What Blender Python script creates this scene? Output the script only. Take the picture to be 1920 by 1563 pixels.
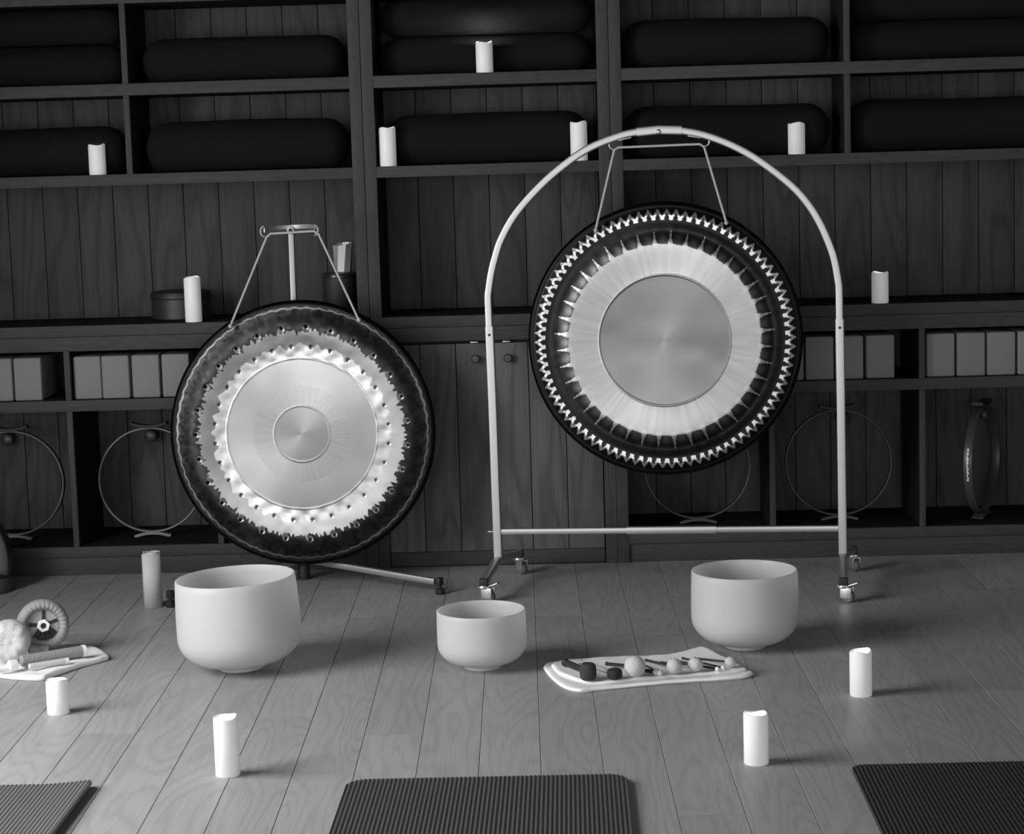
import bpy, bmesh, math, random
import numpy as np
from mathutils import Vector, Matrix, Euler

for o in list(bpy.data.objects):
    bpy.data.objects.remove(o, do_unlink=True)
SC = bpy.context.scene
COL = SC.collection
PI = math.pi
random.seed(7)

# ------------------------------------------------------------------ camera
CAM_H, CAM_D, FPX = 1.5, 7.667, 3976.065
YAW, PITCH, ROLL = -0.028931847, 0.123248271, -0.029487472
cy, sy, cp, sp = math.cos(YAW), math.sin(YAW), math.cos(PITCH), math.sin(PITCH)
fw = Vector((sy*cp, cy*cp, -sp)); rt = Vector((cy, -sy, 0)); up = rt.cross(fw)
cr, sr = math.cos(ROLL), math.sin(ROLL)
r2 = cr*rt + sr*up; u2 = -sr*rt + cr*up
cam = bpy.data.cameras.new('camera'); camo = bpy.data.objects.new('camera', cam); COL.objects.link(camo)
m3 = Matrix((r2, u2, -fw)).transposed()
camo.matrix_world = Matrix.Translation((0, -CAM_D, CAM_H)) @ m3.to_4x4()
cam.sensor_fit = 'HORIZONTAL'; cam.sensor_width = 36.0; cam.lens = FPX*36.0/1920.0
cam.clip_end = 60
SC.camera = camo

# ------------------------------------------------------------------ light
SC.view_settings.view_transform = 'Standard'
SC.view_settings.look = 'None'
SC.view_settings.exposure = 0.0
SC.view_settings.gamma = 1.0
SC.view_settings.use_curve_mapping = False
w = bpy.data.worlds.new('room_light'); SC.world = w; w.use_nodes = True
w.node_tree.nodes['Background'].inputs[0].default_value = (1, 1, 1, 1)
w.node_tree.nodes['Background'].inputs[1].default_value = 0.025

def area(name, loc, target, sx, sy_, power):
    l = bpy.data.lights.new(name, 'AREA'); l.shape = 'RECTANGLE'; l.size = sx; l.size_y = sy_; l.energy = power
    o = bpy.data.objects.new(name, l); COL.objects.link(o)
    o.location = loc
    d = Vector(target) - Vector(loc)
    o.rotation_euler = d.to_track_quat('-Z', 'Y').to_euler()
    return o
area('daylight_left_window', (-2.95, -3.3, 1.6), (0, -3.62, 0.95), 2.2, 1.9, 172)
area('front_fill_light', (-1.0, -10.4, 1.15), (-0.2, 0, 0.85), 9, 2.3, 262)  # unseen fill light added behind the camera to light the fronts
area('daylight_right_window', (5.2, -4.6, 2.8), (0.6, -0.3, 1.0), 1.5, 1.5, 22)

# ------------------------------------------------------------------ materials
def mat(name, base=0.5, rough=0.6, metal=0.0, spec=0.5, emit=0.0, bump=0.0, bscale=80.0):
    m = bpy.data.materials.new(name); m.use_nodes = True
    b = m.node_tree.nodes['Principled BSDF']
    b.inputs['Base Color'].default_value = (base, base, base, 1)
    b.inputs['Roughness'].default_value = rough
    b.inputs['Metallic'].default_value = metal
    b.inputs['Specular IOR Level'].default_value = spec
    if emit:
        b.inputs['Emission Color'].default_value = (1, 1, 1, 1)
        b.inputs['Emission Strength'].default_value = emit
    if bump:
        N = m.node_tree.nodes; L = m.node_tree.links
        tc = N.new('ShaderNodeTexCoord'); n = N.new('ShaderNodeTexNoise'); bu = N.new('ShaderNodeBump')
        n.inputs['Scale'].default_value = bscale; n.inputs['Detail'].default_value = 4
        bu.inputs['Strength'].default_value = bump; bu.inputs['Distance'].default_value = 0.01
        L.new(tc.outputs['Object'], n.inputs['Vector']); L.new(n.outputs['Fac'], bu.inputs['Height'])
        L.new(bu.outputs['Normal'], b.inputs['Normal'])
    return m

def wood(name, base, axis, rough=0.5, var=0.35, grain=0.35, ring=0.25, spec=0.4, ringscale=30.0, sc=7.0, island=True):
    """timber with grain along `axis` (0,1,2), fine streaks and cathedral rings, tone varying board by board"""
    m = bpy.data.materials.new(name); m.use_nodes = True
    N = m.node_tree.nodes; L = m.node_tree.links; b = N['Principled BSDF']
    tc = N.new('ShaderNodeTexCoord'); geo = N.new('ShaderNodeNewGeometry')
    off = N.new('ShaderNodeVectorMath'); off.operation = 'SCALE'
    cmb = N.new('ShaderNodeCombineXYZ')
    for i in range(3): L.new(geo.outputs['Random Per Island'], cmb.inputs[i])
    off.inputs['Scale'].default_value = 37.0 if island else 0.0
    L.new(cmb.outputs[0], off.inputs[0])
    def scaled(sx, along):
        mp = N.new('ShaderNodeMapping'); s = [sx]*3; s[axis] = along
        mp.inputs['Scale'].default_value = s
        L.new(tc.outputs['Object'], mp.inputs['Vector'])
        ad = N.new('ShaderNodeVectorMath'); ad.operation = 'ADD'
        L.new(mp.outputs[0], ad.inputs[0]); L.new(off.outputs[0], ad.inputs[1])
        return ad
    v1 = scaled(170, 5); n1 = N.new('ShaderNodeTexNoise'); n1.inputs['Detail'].default_value = 3; n1.inputs['Scale'].default_value = 1
    L.new(v1.outputs[0], n1.inputs['Vector'])
    v2 = scaled(sc, sc*0.16); n2 = N.new('ShaderNodeTexNoise'); n2.inputs['Scale'].default_value = 1; n2.inputs['Detail'].default_value = 1.5
    L.new(v2.outputs[0], n2.inputs['Vector'])
    mu = N.new('ShaderNodeMath'); mu.operation = 'MULTIPLY'; mu.inputs[1].default_value = ringscale*6.283
    L.new(n2.outputs['Fac'], mu.inputs[0])
    sn = N.new('ShaderNodeMath'); sn.operation = 'SINE'; L.new(mu.outputs[0], sn.inputs[0])
    ab = N.new('ShaderNodeMath'); ab.operation = 'POWER'; ab.inputs[1].default_value = 3.0
    hf = N.new('ShaderNodeMath'); hf.operation = 'MULTIPLY_ADD'; hf.inputs[1].default_value = .5; hf.inputs[2].default_value = .5
    L.new(sn.outputs[0], hf.inputs[0]); L.new(hf.outputs[0], ab.inputs[0])
    def madd(src, k, c):
        q = N.new('ShaderNodeMath'); q.operation = 'MULTIPLY_ADD'; q.inputs[1].default_value = k; q.inputs[2].default_value = c
        L.new(src, q.inputs[0]); return q.outputs[0]
    def mul(a, c):
        q = N.new('ShaderNodeMath'); q.operation = 'MULTIPLY'; L.new(a, q.inputs[0]); L.new(c, q.inputs[1]); return q.outputs[0]
    f1 = madd(n1.outputs['Fac'], 2*grain, 1-grain)
    f2 = madd(ab.outputs[0], -ring, 1+ring*0.3)
    f3 = madd(geo.outputs['Random Per Island'], 2*var, 1-var) if island else None
    t = mul(f1, f2)
    if f3 is not None: t = mul(t, f3)
    t = madd(t, base, 0.0)
    cc = N.new('ShaderNodeCombineColor')
    for i in range(3): L.new(t, cc.inputs[i])
    L.new(cc.outputs[0], b.inputs['Base Color'])
    b.inputs['Roughness'].default_value = rough; b.inputs['Specular IOR Level'].default_value = spec
    bu = N.new('ShaderNodeBump'); bu.inputs['Strength'].default_value = 0.15; bu.inputs['Distance'].default_value = 0.002
    L.new(n1.outputs['Fac'], bu.inputs['Height']); L.new(bu.outputs['Normal'], b.inputs['Normal'])
    return m

W_V = wood('dark_oak_upright', 0.050, 2, rough=0.6, var=0.08, grain=.22, ring=.12, spec=.12)
W_H = wood('dark_oak_level', 0.050, 0, rough=0.6, var=0.08, grain=.22, ring=.12, spec=.12)
W_D = wood('dark_oak_shaded', 0.012, 2, rough=0.7, var=0.08, grain=.2, ring=.1, spec=.1)  # same oak with the shade inside the cubbies put into its colour
W_DH = wood('dark_oak_shaded_level', 0.012, 0, rough=0.7, var=0.08, grain=.2, ring=.1, spec=.1)  # level-grain version, shade likewise in the colour
W_DOOR = wood('dark_oak_door_planks', 0.10, 2, rough=0.6, var=0.10, grain=.28, ring=.3, ringscale=8, sc=6, spec=.15)
W_P = wood('dark_oak_planks', 0.058, 2, rough=0.65, var=0.10, grain=.3, ring=.26, ringscale=8, sc=6, spec=.12)
W_F = wood('oak_floorboards', 0.33, 1, rough=0.42, var=0.09, grain=.15, ring=.11, ringscale=15, sc=6.0, spec=0.22)
M_GAP = mat('dark_gap', 0.01, 0.9)
M_WALL = mat('plaster', 0.05, 0.9)
M_FELT = mat('charcoal_fabric', 0.008, 0.95, spec=0.15, bump=0.25, bscale=260)
M_FOAM = mat('pale_foam', 0.2, 0.8, bump=0.1, bscale=300)
M_BLACK = mat('black_rubber', 0.015, 0.6)
M_BLACKG = mat('black_lacquer', 0.02, 0.3)
M_CHROME = mat('brushed_steel', 0.46, 0.42, metal=.85)
M_STEEL = mat('polished_steel', 0.6, 0.36, metal=.85)
M_SATIN = mat('satin_steel', 0.3, 0.45, metal=.8)
M_HOOK = mat('dull_nickel', 0.4, 0.5, metal=.6)
M_CORD = mat('pale_cord', 0.42, 0.8, bump=.3, bscale=900)
M_TOWEL = mat('white_towel', 0.9, 0.95, spec=0.1, bump=0.25, bscale=420)
M_WHITE = mat('white_felt', 0.58, 0.95, spec=0.1, bump=0.4, bscale=300)
M_GREYF = mat('grey_felt', 0.3, 0.95, spec=0.1, bump=0.4, bscale=260)
M_DKF = mat('dark_grey_felt', 0.05, 0.9, spec=0.15, bump=0.3, bscale=300)
M_NUT = mat('white_nylon', 0.85, 0.4)
M_WOODL = mat('pale_beech', 0.4, 0.5)
M_PAPER = mat('pale_card', 0.5, 0.7)
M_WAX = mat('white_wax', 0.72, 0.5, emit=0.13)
M_FLAME = mat('lit_led_flame', 0.9, 0.5, emit=22.0)
M_RING = mat('grey_hoop', 0.16, 0.45)
M_PAD = mat('black_foam_pad', 0.03, 0.7)
M_PEG = mat('dark_peg', 0.04, 0.4)

def glassy(name):
    m = bpy.data.materials.new(name); m.use_nodes = True
    N = m.node_tree.nodes; L = m.node_tree.links; b = N['Principled BSDF']; out = N['Material Output']
    b.inputs['Base Color'].default_value = (.75, .75, .75, 1); b.inputs['Roughness'].default_value = .45
    t = N.new('ShaderNodeBsdfTranslucent'); t.inputs[0].default_value = (.8, .8, .8, 1)
    mx = N.new('ShaderNodeMixShader'); mx.inputs[0].default_value = .5
    L.new(b.outputs[0], mx.inputs[1]); L.new(t.outputs[0], mx.inputs[2]); L.new(mx.outputs[0], out.inputs[0])
    return m
M_BOWL = glassy('frosted_quartz')
M_MATS = [mat('grey_exercise_foam', .13, .5, spec=.5), mat('charcoal_exercise_foam', .05, .55), mat('black_exercise_foam', .022, .6)]

def gong_material(name):
    m = bpy.data.materials.new(name); m.use_nodes = True
    N = m.node_tree.nodes; L = m.node_tree.links; b = N['Principled BSDF']
    a = N.new('ShaderNodeAttribute'); a.attribute_name = 'tone'
    r = N.new('ShaderNodeAttribute'); r.attribute_name = 'rough'
    L.new(a.outputs['Color'], b.inputs['Base Color']); L.new(r.outputs['Fac'], b.inputs['Roughness'])
    b.inputs['Metallic'].default_value = .92
    b.inputs['Anisotropic'].default_value = .55
    t = N.new('ShaderNodeTangent'); t.direction_type = 'RADIAL'; t.axis = 'Y'
    L.new(t.outputs[0], b.inputs['Tangent'])
    return m
M_GONG = gong_material('lathed_bronze')

# ------------------------------------------------------------------ mesh helpers
class MB:
    """collects shapes and links them as one mesh object"""
    def __init__(self): self.bm = bmesh.new()
    def box(self, x0, x1, y0, y1, z0, z1, bev=0.0015, M=None):
        vs = [self.bm.verts.new(v) for v in [(x0,y0,z0),(x1,y0,z0),(x1,y1,z0),(x0,y1,z0),(x0,y0,z1),(x1,y0,z1),(x1,y1,z1),(x0,y1,z1)]]
        fs = [self.bm.faces.new([vs[i] for i in f]) for f in [(3,2,1,0),(4,5,6,7),(0,1,5,4),(1,2,6,5),(2,3,7,6),(3,0,4,7)]]
        if M is not None:
            for v in vs: v.co = M @ v.co
        if bev:
            es = list({e for f in fs for e in f.edges})
            bmesh.ops.bevel(self.bm, geom=es, offset=bev, segments=2, profile=.5, affect='EDGES')
        return self
    def rbox(self, x0, x1, y0, y1, z0, z1, bev, seg=4, M=None):
        vs = [self.bm.verts.new(v) for v in [(x0,y0,z0),(x1,y0,z0),(x1,y1,z0),(x0,y1,z0),(x0,y0,z1),(x1,y0,z1),(x1,y1,z1),(x0,y1,z1)]]
        fs = [self.bm.faces.new([vs[i] for i in f]) for f in [(3,2,1,0),(4,5,6,7),(0,1,5,4),(1,2,6,5),(2,3,7,6),(3,0,4,7)]]
        if M is not None:
            for v in vs: v.co = M @ v.co
        es = list({e for f in fs for e in f.edges})
        bmesh.ops.bevel(self.bm, geom=es, offset=bev, segments=seg, profile=.5, affect='EDGES')
        return self
    def lathe(self, prof, seg=48, M=None, fn=None):
        """prof: list of (r, z) from axis to axis or open; turned about Z"""
        rings = []
        for r, z in prof:
            if r < 1e-6:
                c = Vector((0, 0, z)); rings.append([self.bm.verts.new(M @ c if M else c)])
            else:
                rg = []
                for k in range(seg):
                    a = 2*PI*k/seg
                    c = Vector((r*math.cos(a), r*math.sin(a), z))
                    if fn: c = fn(c, a)
                    rg.append(self.bm.verts.new(M @ c if M else c))
                rings.append(rg)
        for A, B in zip(rings, rings[1:]):
            if len(A) == 1 and len(B) == 1: continue
            for k in range(seg):
                j = (k+1) % seg
                if len(A) == 1: self.bm.faces.new((A[0], B[j], B[k]))
                elif len(B) == 1: self.bm.faces.new((A[k], A[j], B[0]))
                else: self.bm.faces.new((A[k], A[j], B[j], B[k]))
        return self
    def sweep(self, pts, sect, upv=(0, 0, 1), closed=False, cap=True, fixed=None):
        """sweep section [(a,b)] along pts; a along side vector, b along the normal"""
        pts = [Vector(p) for p in pts]; n = len(pts); upv = Vector(upv); rings = []
        for i, p in enumerate(pts):
            if closed: t = pts[(i+1) % n] - pts[i-1]
            else: t = pts[min(i+1, n-1)] - pts[max(i-1, 0)]
            t.normalize()
            s = t.cross(upv)
            if s.length < 1e-5: s = t.cross(Vector((1, 0, 0)))
            s.normalize(); u = s.cross(t)
            rings.append([self.bm.verts.new(p + s*a + u*b) for a, b in sect])
        m = len(sect)
        rng = range(n) if closed else range(n-1)
        for i in rng:
            A, B = rings[i], rings[(i+1) % n]
            for k in range(m):
                j = (k+1) % m
                self.bm.faces.new((A[k], A[j], B[j], B[k]))
        if cap and not closed:
            self.bm.faces.new(rings[0][::-1]); self.bm.faces.new(rings[-1])
        return self
    def tube(self, pts, r, seg=12, closed=False, upv=(0, 0, 1)):
        return self.sweep(pts, circ(r, seg), upv, closed)
    def ball(self, c, r, sx=1, sy=1, sz=1, seg=24, fn=None):
        prof = [(r*math.sin(PI*i/(seg//2)), -r*math.cos(PI*i/(seg//2))) for i in range(seg//2+1)]
        prof[0] = (0, -r); prof[-1] = (0, r)
        M = Matrix.Translation(c) @ Matrix.Diagonal((sx, sy, sz, 1))
        return self.lathe(prof, seg, M, fn)
    def build(self, name, material, parent=None, smooth=40):
        bmesh.ops.recalc_face_normals(self.bm, faces=self.bm.faces)
        me = bpy.data.meshes.new(name); self.bm.to_mesh(me); self.bm.free()
        me.materials.append(material)
        if smooth:
            for p in me.polygons: p.use_smooth = True
            me.set_sharp_from_angle(angle=math.radians(smooth))
        o = bpy.data.objects.new(name, me); COL.objects.link(o)
        if parent: o.parent = parent
        return o

def circ(r, seg=12): return [(r*math.cos(2*PI*k/seg), r*math.sin(2*PI*k/seg)) for k in range(seg)]
def rsq(a, b, rad, n=3):
    """rounded rectangle section, half sizes a, b"""
    out = []
    for cx, cy_, a0 in ((a-rad, b-rad, 0), (-a+rad, b-rad, 90), (-a+rad, -b+rad, 180), (a-rad, -b+rad, 270)):
        for k in range(n+1):
            t = math.radians(a0 + 90*k/n); out.append((cx + rad*math.cos(t), cy_ + rad*math.sin(t)))
    return out
def spline(pts, n=8):
    """Catmull-Rom through pts"""
    P = [Vector(p) for p in pts]; P = [2*P[0]-P[1]] + P + [2*P[-1]-P[-2]]
    out = []
    for i in range(1, len(P)-2):
        for k in range(n):
            t = k/n; a, b, c, d = P[i-1:i+3]
            out.append(0.5*((2*b) + (c-a)*t + (2*a-5*b+4*c-d)*t*t + (3*b-a-3*c+d)*t*t*t))
    out.append(P[-2]); return out

def thing(name, label, cat, loc=(0, 0, 0), rotz=0.0, group=None):
    o = bpy.data.objects.new(name, None); COL.objects.link(o)
    o.empty_display_size = .05; o.location = loc; o.rotation_euler = (0, 0, rotz)
    return tag(o, label, cat, group)
def tag(o, label, cat, group=None, kind=None):
    o['label'] = label; o['category'] = cat
    if group: o['group'] = group
    if kind: o['kind'] = kind
    return o
def struct(o): o['kind'] = 'structure'; return o
def dup(root, loc, label, rot=None):
    r = root.copy(); COL.objects.link(r); r.location = loc; r['label'] = label
    if rot is not None: r.rotation_euler = rot
    for ch in list(root.children):
        c = ch.copy(); COL.objects.link(c); c.parent = r
        for g in ch.children:
            d = g.copy(); COL.objects.link(d); d.parent = c
    return r

# ------------------------------------------------------------------ setting: floor, wall
def build_floor():
    SL, PW = -0.022866, 0.1533
    joints = {2: [-2.188], 6: [-2.604], 7: [-2.265], 15: [-2.009]}
    mb = MB(); bm = mb.bm; g, ch, ce = 0.0006, 0.0009, 0.0002
    for k in range(-25, 40):
        x0 = -1.6928 + PW*k; x1 = x0 + PW
        rng = random.Random(k*13+5)
        js = list(joints.get(k, [])) or [rng.uniform(-2.2, -0.2)]
        cuts = [0.5]
        y = js[0]
        while y > -7.2: cuts.append(y); y -= rng.uniform(1.5, 2.1)
        cuts.append(-9.0)
        y = js[0] + rng.uniform(1.6, 2.1)
        if y < 0.3: cuts.append(y)
        cuts = sorted(set(cuts), reverse=True)
        for ya, yb in zip(cuts, cuts[1:]):
            def P(x, y, z): return bm.verts.new((x + SL*y, y, z))
            lo = [P(x0+g, yb+g, -.006), P(x1-g, yb+g, -.006), P(x1-g, ya-g, -.006), P(x0+g, ya-g, -.006)]
            mi = [P(x0+g, yb+g, -ch), P(x1-g, yb+g, -ch), P(x1-g, ya-g, -ch), P(x0+g, ya-g, -ch)]
            hi = [P(x0+g+ch, yb+g+ce, 0), P(x1-g-ch, yb+g+ce, 0), P(x1-g-ch, ya-g-ce, 0), P(x0+g+ch, ya-g-ce, 0)]
            bm.faces.new(hi)
            for A, B in ((lo, mi), (mi, hi)):
                for i in range(4):
                    j = (i+1) % 4; bm.faces.new((A[i], A[j], B[j], B[i]))
    fl = struct(mb.build('floor', W_F, smooth=0))
    b = MB().box(-6, 6, -9, .5, -.06, -.0055, bev=0).build('floor_underlay', mat('underlay', .05, .9), fl, smooth=0)
build_floor()
struct(MB().box(-5, 5, .47, .6, -.05, 3.0, bev=0).build('wall_back', M_WALL, smooth=0))

# ------------------------------------------------------------------ cabinetry
def planks(x0, x1, y0, y1, z0, z1, g0, pitch=.1342, gap=.0022):
    mb = MB(); k0 = math.floor((x0-g0)/pitch)
    a = x0
    k = k0+1
    while a < x1-1e-4:
        b = min(x1, g0+pitch*k)
        if b-a > .008: mb.box(a+gap/2, b-gap/2, y0, y1, z0, z1, bev=.0022)
        a = b; k += 1
    return mb

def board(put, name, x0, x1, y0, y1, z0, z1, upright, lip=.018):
    """oak board, body coloured dark for cubby shade, lighter strip along its front"""
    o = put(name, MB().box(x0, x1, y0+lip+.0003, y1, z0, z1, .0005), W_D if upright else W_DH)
    MB().box(x0, x1, y0, y0+lip, z0, z1).build('lit_edge_strip', W_V if upright else W_H, o)  # added front strip, carries the lit tone of the board edge
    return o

ZT = 0.926                                   # worktop top
UP_B = .37                                   # face of the upper back boards
def upper(label, x0, x1, st, div, g0):
    t = thing('wall_shelving', label, 'shelving', ((x0+x1)/2, .2, ZT))
    ox, oy, oz = t.location
    def put(name, mb, m): 
        o = mb.build(name, m, t); o.location = (-ox, -oy, -oz); return o
    e = .0009
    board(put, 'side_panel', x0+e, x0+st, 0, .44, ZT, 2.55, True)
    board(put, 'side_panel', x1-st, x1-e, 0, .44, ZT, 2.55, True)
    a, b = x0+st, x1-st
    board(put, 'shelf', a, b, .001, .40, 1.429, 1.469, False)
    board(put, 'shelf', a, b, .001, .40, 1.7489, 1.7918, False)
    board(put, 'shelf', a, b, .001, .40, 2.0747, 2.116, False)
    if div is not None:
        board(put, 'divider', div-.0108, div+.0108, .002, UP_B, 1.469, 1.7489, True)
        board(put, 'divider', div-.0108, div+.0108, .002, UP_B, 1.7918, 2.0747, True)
    put('back_panel', planks(a, b, UP_B, .40, ZT, 2.5, g0), W_P)
    put('backing_board', MB().box(a, b, .4005, .43, ZT, 2.5, bev=0), M_GAP)
    return t
S = .0433
upper('dark oak wall shelving holding bolsters above the small gong, left bay', -2.425, -.727, S, -1.5757, -1.4525)
upper('dark oak wall shelving with three candles, middle bay between the two double uprights', -.727, .1602, S, None, -.428)
upper('dark oak wall shelving behind the big gong and arched stand, right bay', .1602, 1.8593, S, 1.0071, .334)

wt = thing('worktop', 'long dark oak worktop running along the wall under the shelving', 'worktop', (-.283, .22, .885))
def put_wt(name, mb, m):
    o = mb.build(name, m, wt); o.location = (.283, -.22, -.885); return o
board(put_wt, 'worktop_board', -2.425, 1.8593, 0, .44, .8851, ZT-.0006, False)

def cubbies(label, x0, x1, stl, divs, g0):
    t = thing('cubby_cabinet', label, 'cabinet', ((x0+x1)/2, .2, 0))
    def put(name, mb, m):
        o = mb.build(name, m, t); o.location = (-(x0+x1)/2, -.2, 0); return o
    e = .0009; B = .42
    a, b = x0+stl, x1-S
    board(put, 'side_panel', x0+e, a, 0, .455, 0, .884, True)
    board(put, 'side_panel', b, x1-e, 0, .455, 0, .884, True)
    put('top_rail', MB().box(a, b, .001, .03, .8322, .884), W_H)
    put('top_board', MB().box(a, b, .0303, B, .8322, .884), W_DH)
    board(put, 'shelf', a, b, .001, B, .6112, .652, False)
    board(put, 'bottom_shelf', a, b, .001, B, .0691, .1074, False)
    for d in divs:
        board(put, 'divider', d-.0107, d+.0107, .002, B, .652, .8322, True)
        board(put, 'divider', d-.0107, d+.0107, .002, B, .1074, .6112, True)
    put('plinth', MB().box(a, b, .012, .04, .0, .0691), W_H)
    put('back_panel', planks(a, b, B, .44, .1074, .8322, g0), W_P)
    put('backing_board', MB().box(a, b, .4405, .455, 0, .884, bev=0), M_GAP)
    return t
lc = cubbies('dark oak cubby cabinet behind the small gong with blocks and hoops', -2.425, -.727, S, (-1.8434, -1.3065), -1.721)
rc = cubbies('dark oak cubby cabinet behind the big gong with blocks and hoops', .1079, 1.8593, .0863, (.722, 1.267), .851)
gv = MB().box(.1502, .1522, -.0006, .004, 0, .884, bev=0).build('seam', M_GAP, rc); gv.location = (-(.1079+1.8593)/2, -.2, 0)

def door_cabinet():
    x0, x1 = -.727, .1079
    t = thing('door_cabinet', 'dark oak cabinet with two plank doors, between the two gongs', 'cabinet', (-.31, .2, 0))
    def put(name, mb, m, par=None):
        o = mb.build(name, m, par or t)
        if par is None: o.location = (.31, -.2, 0)
        return o
    put('side_panel', MB().box(x0+.0009, -.6843, 0, .455, 0, .884), W_V)
    put('top_rail', MB().box(-.6843, x1-.001, .001, .03, .8322, .884), W_H)
    put('carcass', MB().box(-.6843, x1-.001, .032, .455, 0.004, .83, bev=0), M_GAP)
    n = 6; xs = [-.683 + (x1-.002+.683)*i/n for i in range(n+1)]
    for i0 in (0, 3):
        mb = MB()
        for i in range(i0, i0+3):
            mb.box(xs[i]+.0012, xs[i+1]-.0012, .002, .024, .058, .822, bev=.002)
        d = put('door', mb, W_DOOR)
        rail = MB().box(xs[i0]+.0012, xs[i0+3]-.0012, .002, .024, .006, .0568, bev=.002).build('bottom_rail', W_H, d)
        kx = -.347 if i0 == 0 else -.230
        K = Matrix.Translation((kx, .002, .767)) @ Matrix.Rotation(PI/2, 4, 'X')
        MB().lathe([(0, 0), (.007, 0), (.006, .008), (.010, .014), (.0155, .020), (.016, .025), (.012, .030), (0, .031)], 24, K).build('knob', M_PEG, d)
        MB().box(kx-.018, kx+.010, .004, .02, .8235, .8285, bev=.0006).build('catch_plate', M_CHROME, d)
    return t
door_cabinet()

# hoop pegs on the back boards of the cubbies: part of the cabinets
for cab, xs in ((lc, (-2.178, -1.622)), (rc, (1.024, 1.573))):
    for x in xs:
        K = Matrix.Translation((x-cab.location.x, .42-.2, .467)) @ Matrix.Rotation(PI/2, 4, 'X')
        MB().lathe([(0, 0), (.024, 0), (.023, .03), (.0245, .055), (.022, .062), (.015, .066), (0, .067)], 24, K).build('peg', M_PEG, cab)

# ------------------------------------------------------------------ bolsters on the upper shelves
def bolster(L, rad, seed):
    rng = random.Random(seed)
    mb = MB(); prof = []
    n = 60
    for i in range(n+1):
        s = math.sin(PI/2*(-1 + 2*i/n)); x = s*L/2
        d = max(0.0, (abs(s)*L/2 - (L/2-.10))/.10)
        r = rad*(1 - d**2.6)**(1/2.2) if d < 1 else 0
        prof.append((max(r, 0), x))
    prof[0] = (0, -L/2); prof[-1] = (0, L/2)
    ph = [rng.uniform(0, 6) for _ in range(4)]
    def fn(c, a):
        # c: radius plane xy, axis z -> squashed pillow section, slight lumps
        k = 1 + .02*math.sin(9*c.z+ph[0]) + .015*math.sin(3*a+ph[1]+4*c.z)
        x, y = c.x*k*1.1, c.y*k*.93
        y = max(y, -rad*.86)
        return Vector((x, y, c.z))
    M = Matrix(((0, 0, 1, 0), (1, 0, 0, 0), (0, 1, 0, rad*.86), (0, 0, 0, 1)))
    return mb.lathe(prof, 40, M, fn)
b0 = None
Z1, Z2 = 1.4695, 1.7923
def add_bolster(x, y, z, label, L=.735, rad=.097, seed=1):
    o = bolster(L, rad, seed).build('bolster', M_FELT, smooth=60)
    o.location = (x, y, z)
    return tag(o, label, 'bolster', 'dark bolsters on the upper shelves')
add_bolster(-1.985, .15, Z1, 'dark fabric bolster behind the candle on the lower shelf at far left', .76, .098, 2)
add_bolster(-1.165, .15, Z1, 'dark fabric bolster on the shelf straight above the small gong, lower of two rows', .745, .102, 3)
add_bolster(-.285, .18, Z1, 'dark fabric bolster lying between two candles on the middle shelf', .74, .103, 4)
add_bolster(.585, .15, Z1, 'dark fabric bolster behind the top of the arched stand', .745, .103, 5)
add_bolster(1.40, .15, Z1, 'dark fabric bolster on the lower shelf at far right', .76, .104, 6)
add_bolster(-1.98, .16, Z2, 'dark fabric bolster at top far left, lower of its stack', .77, .082, 7)
add_bolster(-1.98, .16, Z2+.150, 'dark fabric bolster at top far left, upper of its stack', .77, .073, 8)
add_bolster(-1.165, .15, Z2, 'dark fabric bolster alone on the upper shelf above the small gong', .745, .089, 9)
add_bolster(-.285, .18, Z2, 'dark fabric bolster directly behind the candle on the top middle shelf', .78, .078, 10)
add_bolster(-.285, .18, Z2+.143, 'dark fabric bolster lit by candle glow, upper of the top middle stack', .78, .074, 11)
add_bolster(.585, .15, Z2, 'dark fabric bolster alone on the upper shelf above the arched stand', .755, .096, 12)
add_bolster(1.40, .16, Z2, 'dark fabric bolster at top far right, lower of its stack', .77, .08, 13)
add_bolster(1.40, .16, Z2+.147, 'dark fabric bolster at top far right, upper of its stack', .77, .074, 14)

# ------------------------------------------------------------------ foam blocks
blk = MB().rbox(-.051, .051, -.114, .114, 0, .1575, .006, 3).build('foam_block', M_FOAM)
tag(blk, '', 'yoga block', 'foam blocks in the cubbies')
BL = [(-2.106, 'pale foam block at the left frame edge, outermost of the left cubby'),
      (-1.997, 'pale foam block in the leftmost cubby, with a dark gap to its right'),
      (-1.778, 'pale foam block, first right of the left divider beside the small gong'),
      (-1.672, 'pale foam block, second right of the left divider beside the small gong'),
      (-1.562, 'pale foam block, third right of the left divider beside the small gong'),
      (-1.451, 'pale foam block partly hidden by the upper left of the small gong'),
      (.794, 'pale foam block almost hidden behind the right edge of the big gong'),
      (.902, 'pale foam block between the big gong and the right stand upright'),
      (1.011, 'pale foam block half hidden behind the right upright of the arched stand'),
      (1.122, 'pale foam block right of the arched stand, beside an empty dark gap'),
      (1.341, 'pale foam block in the far right cubby, first right of the divider'),
      (1.451, 'pale foam block in the far right cubby, second from the divider'),
      (1.559, 'pale foam block in the far right cubby, third from the divider'),
      (1.668, 'pale foam block cut by the right frame edge')]
for i, (x, lab) in enumerate(BL):
    o = blk
    if i: o = blk.copy(); COL.objects.link(o)
    o.location = (x, .034+.114, .6522); o['label'] = lab
    o.rotation_euler = (0, 0, random.uniform(-.015, .015))

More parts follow.
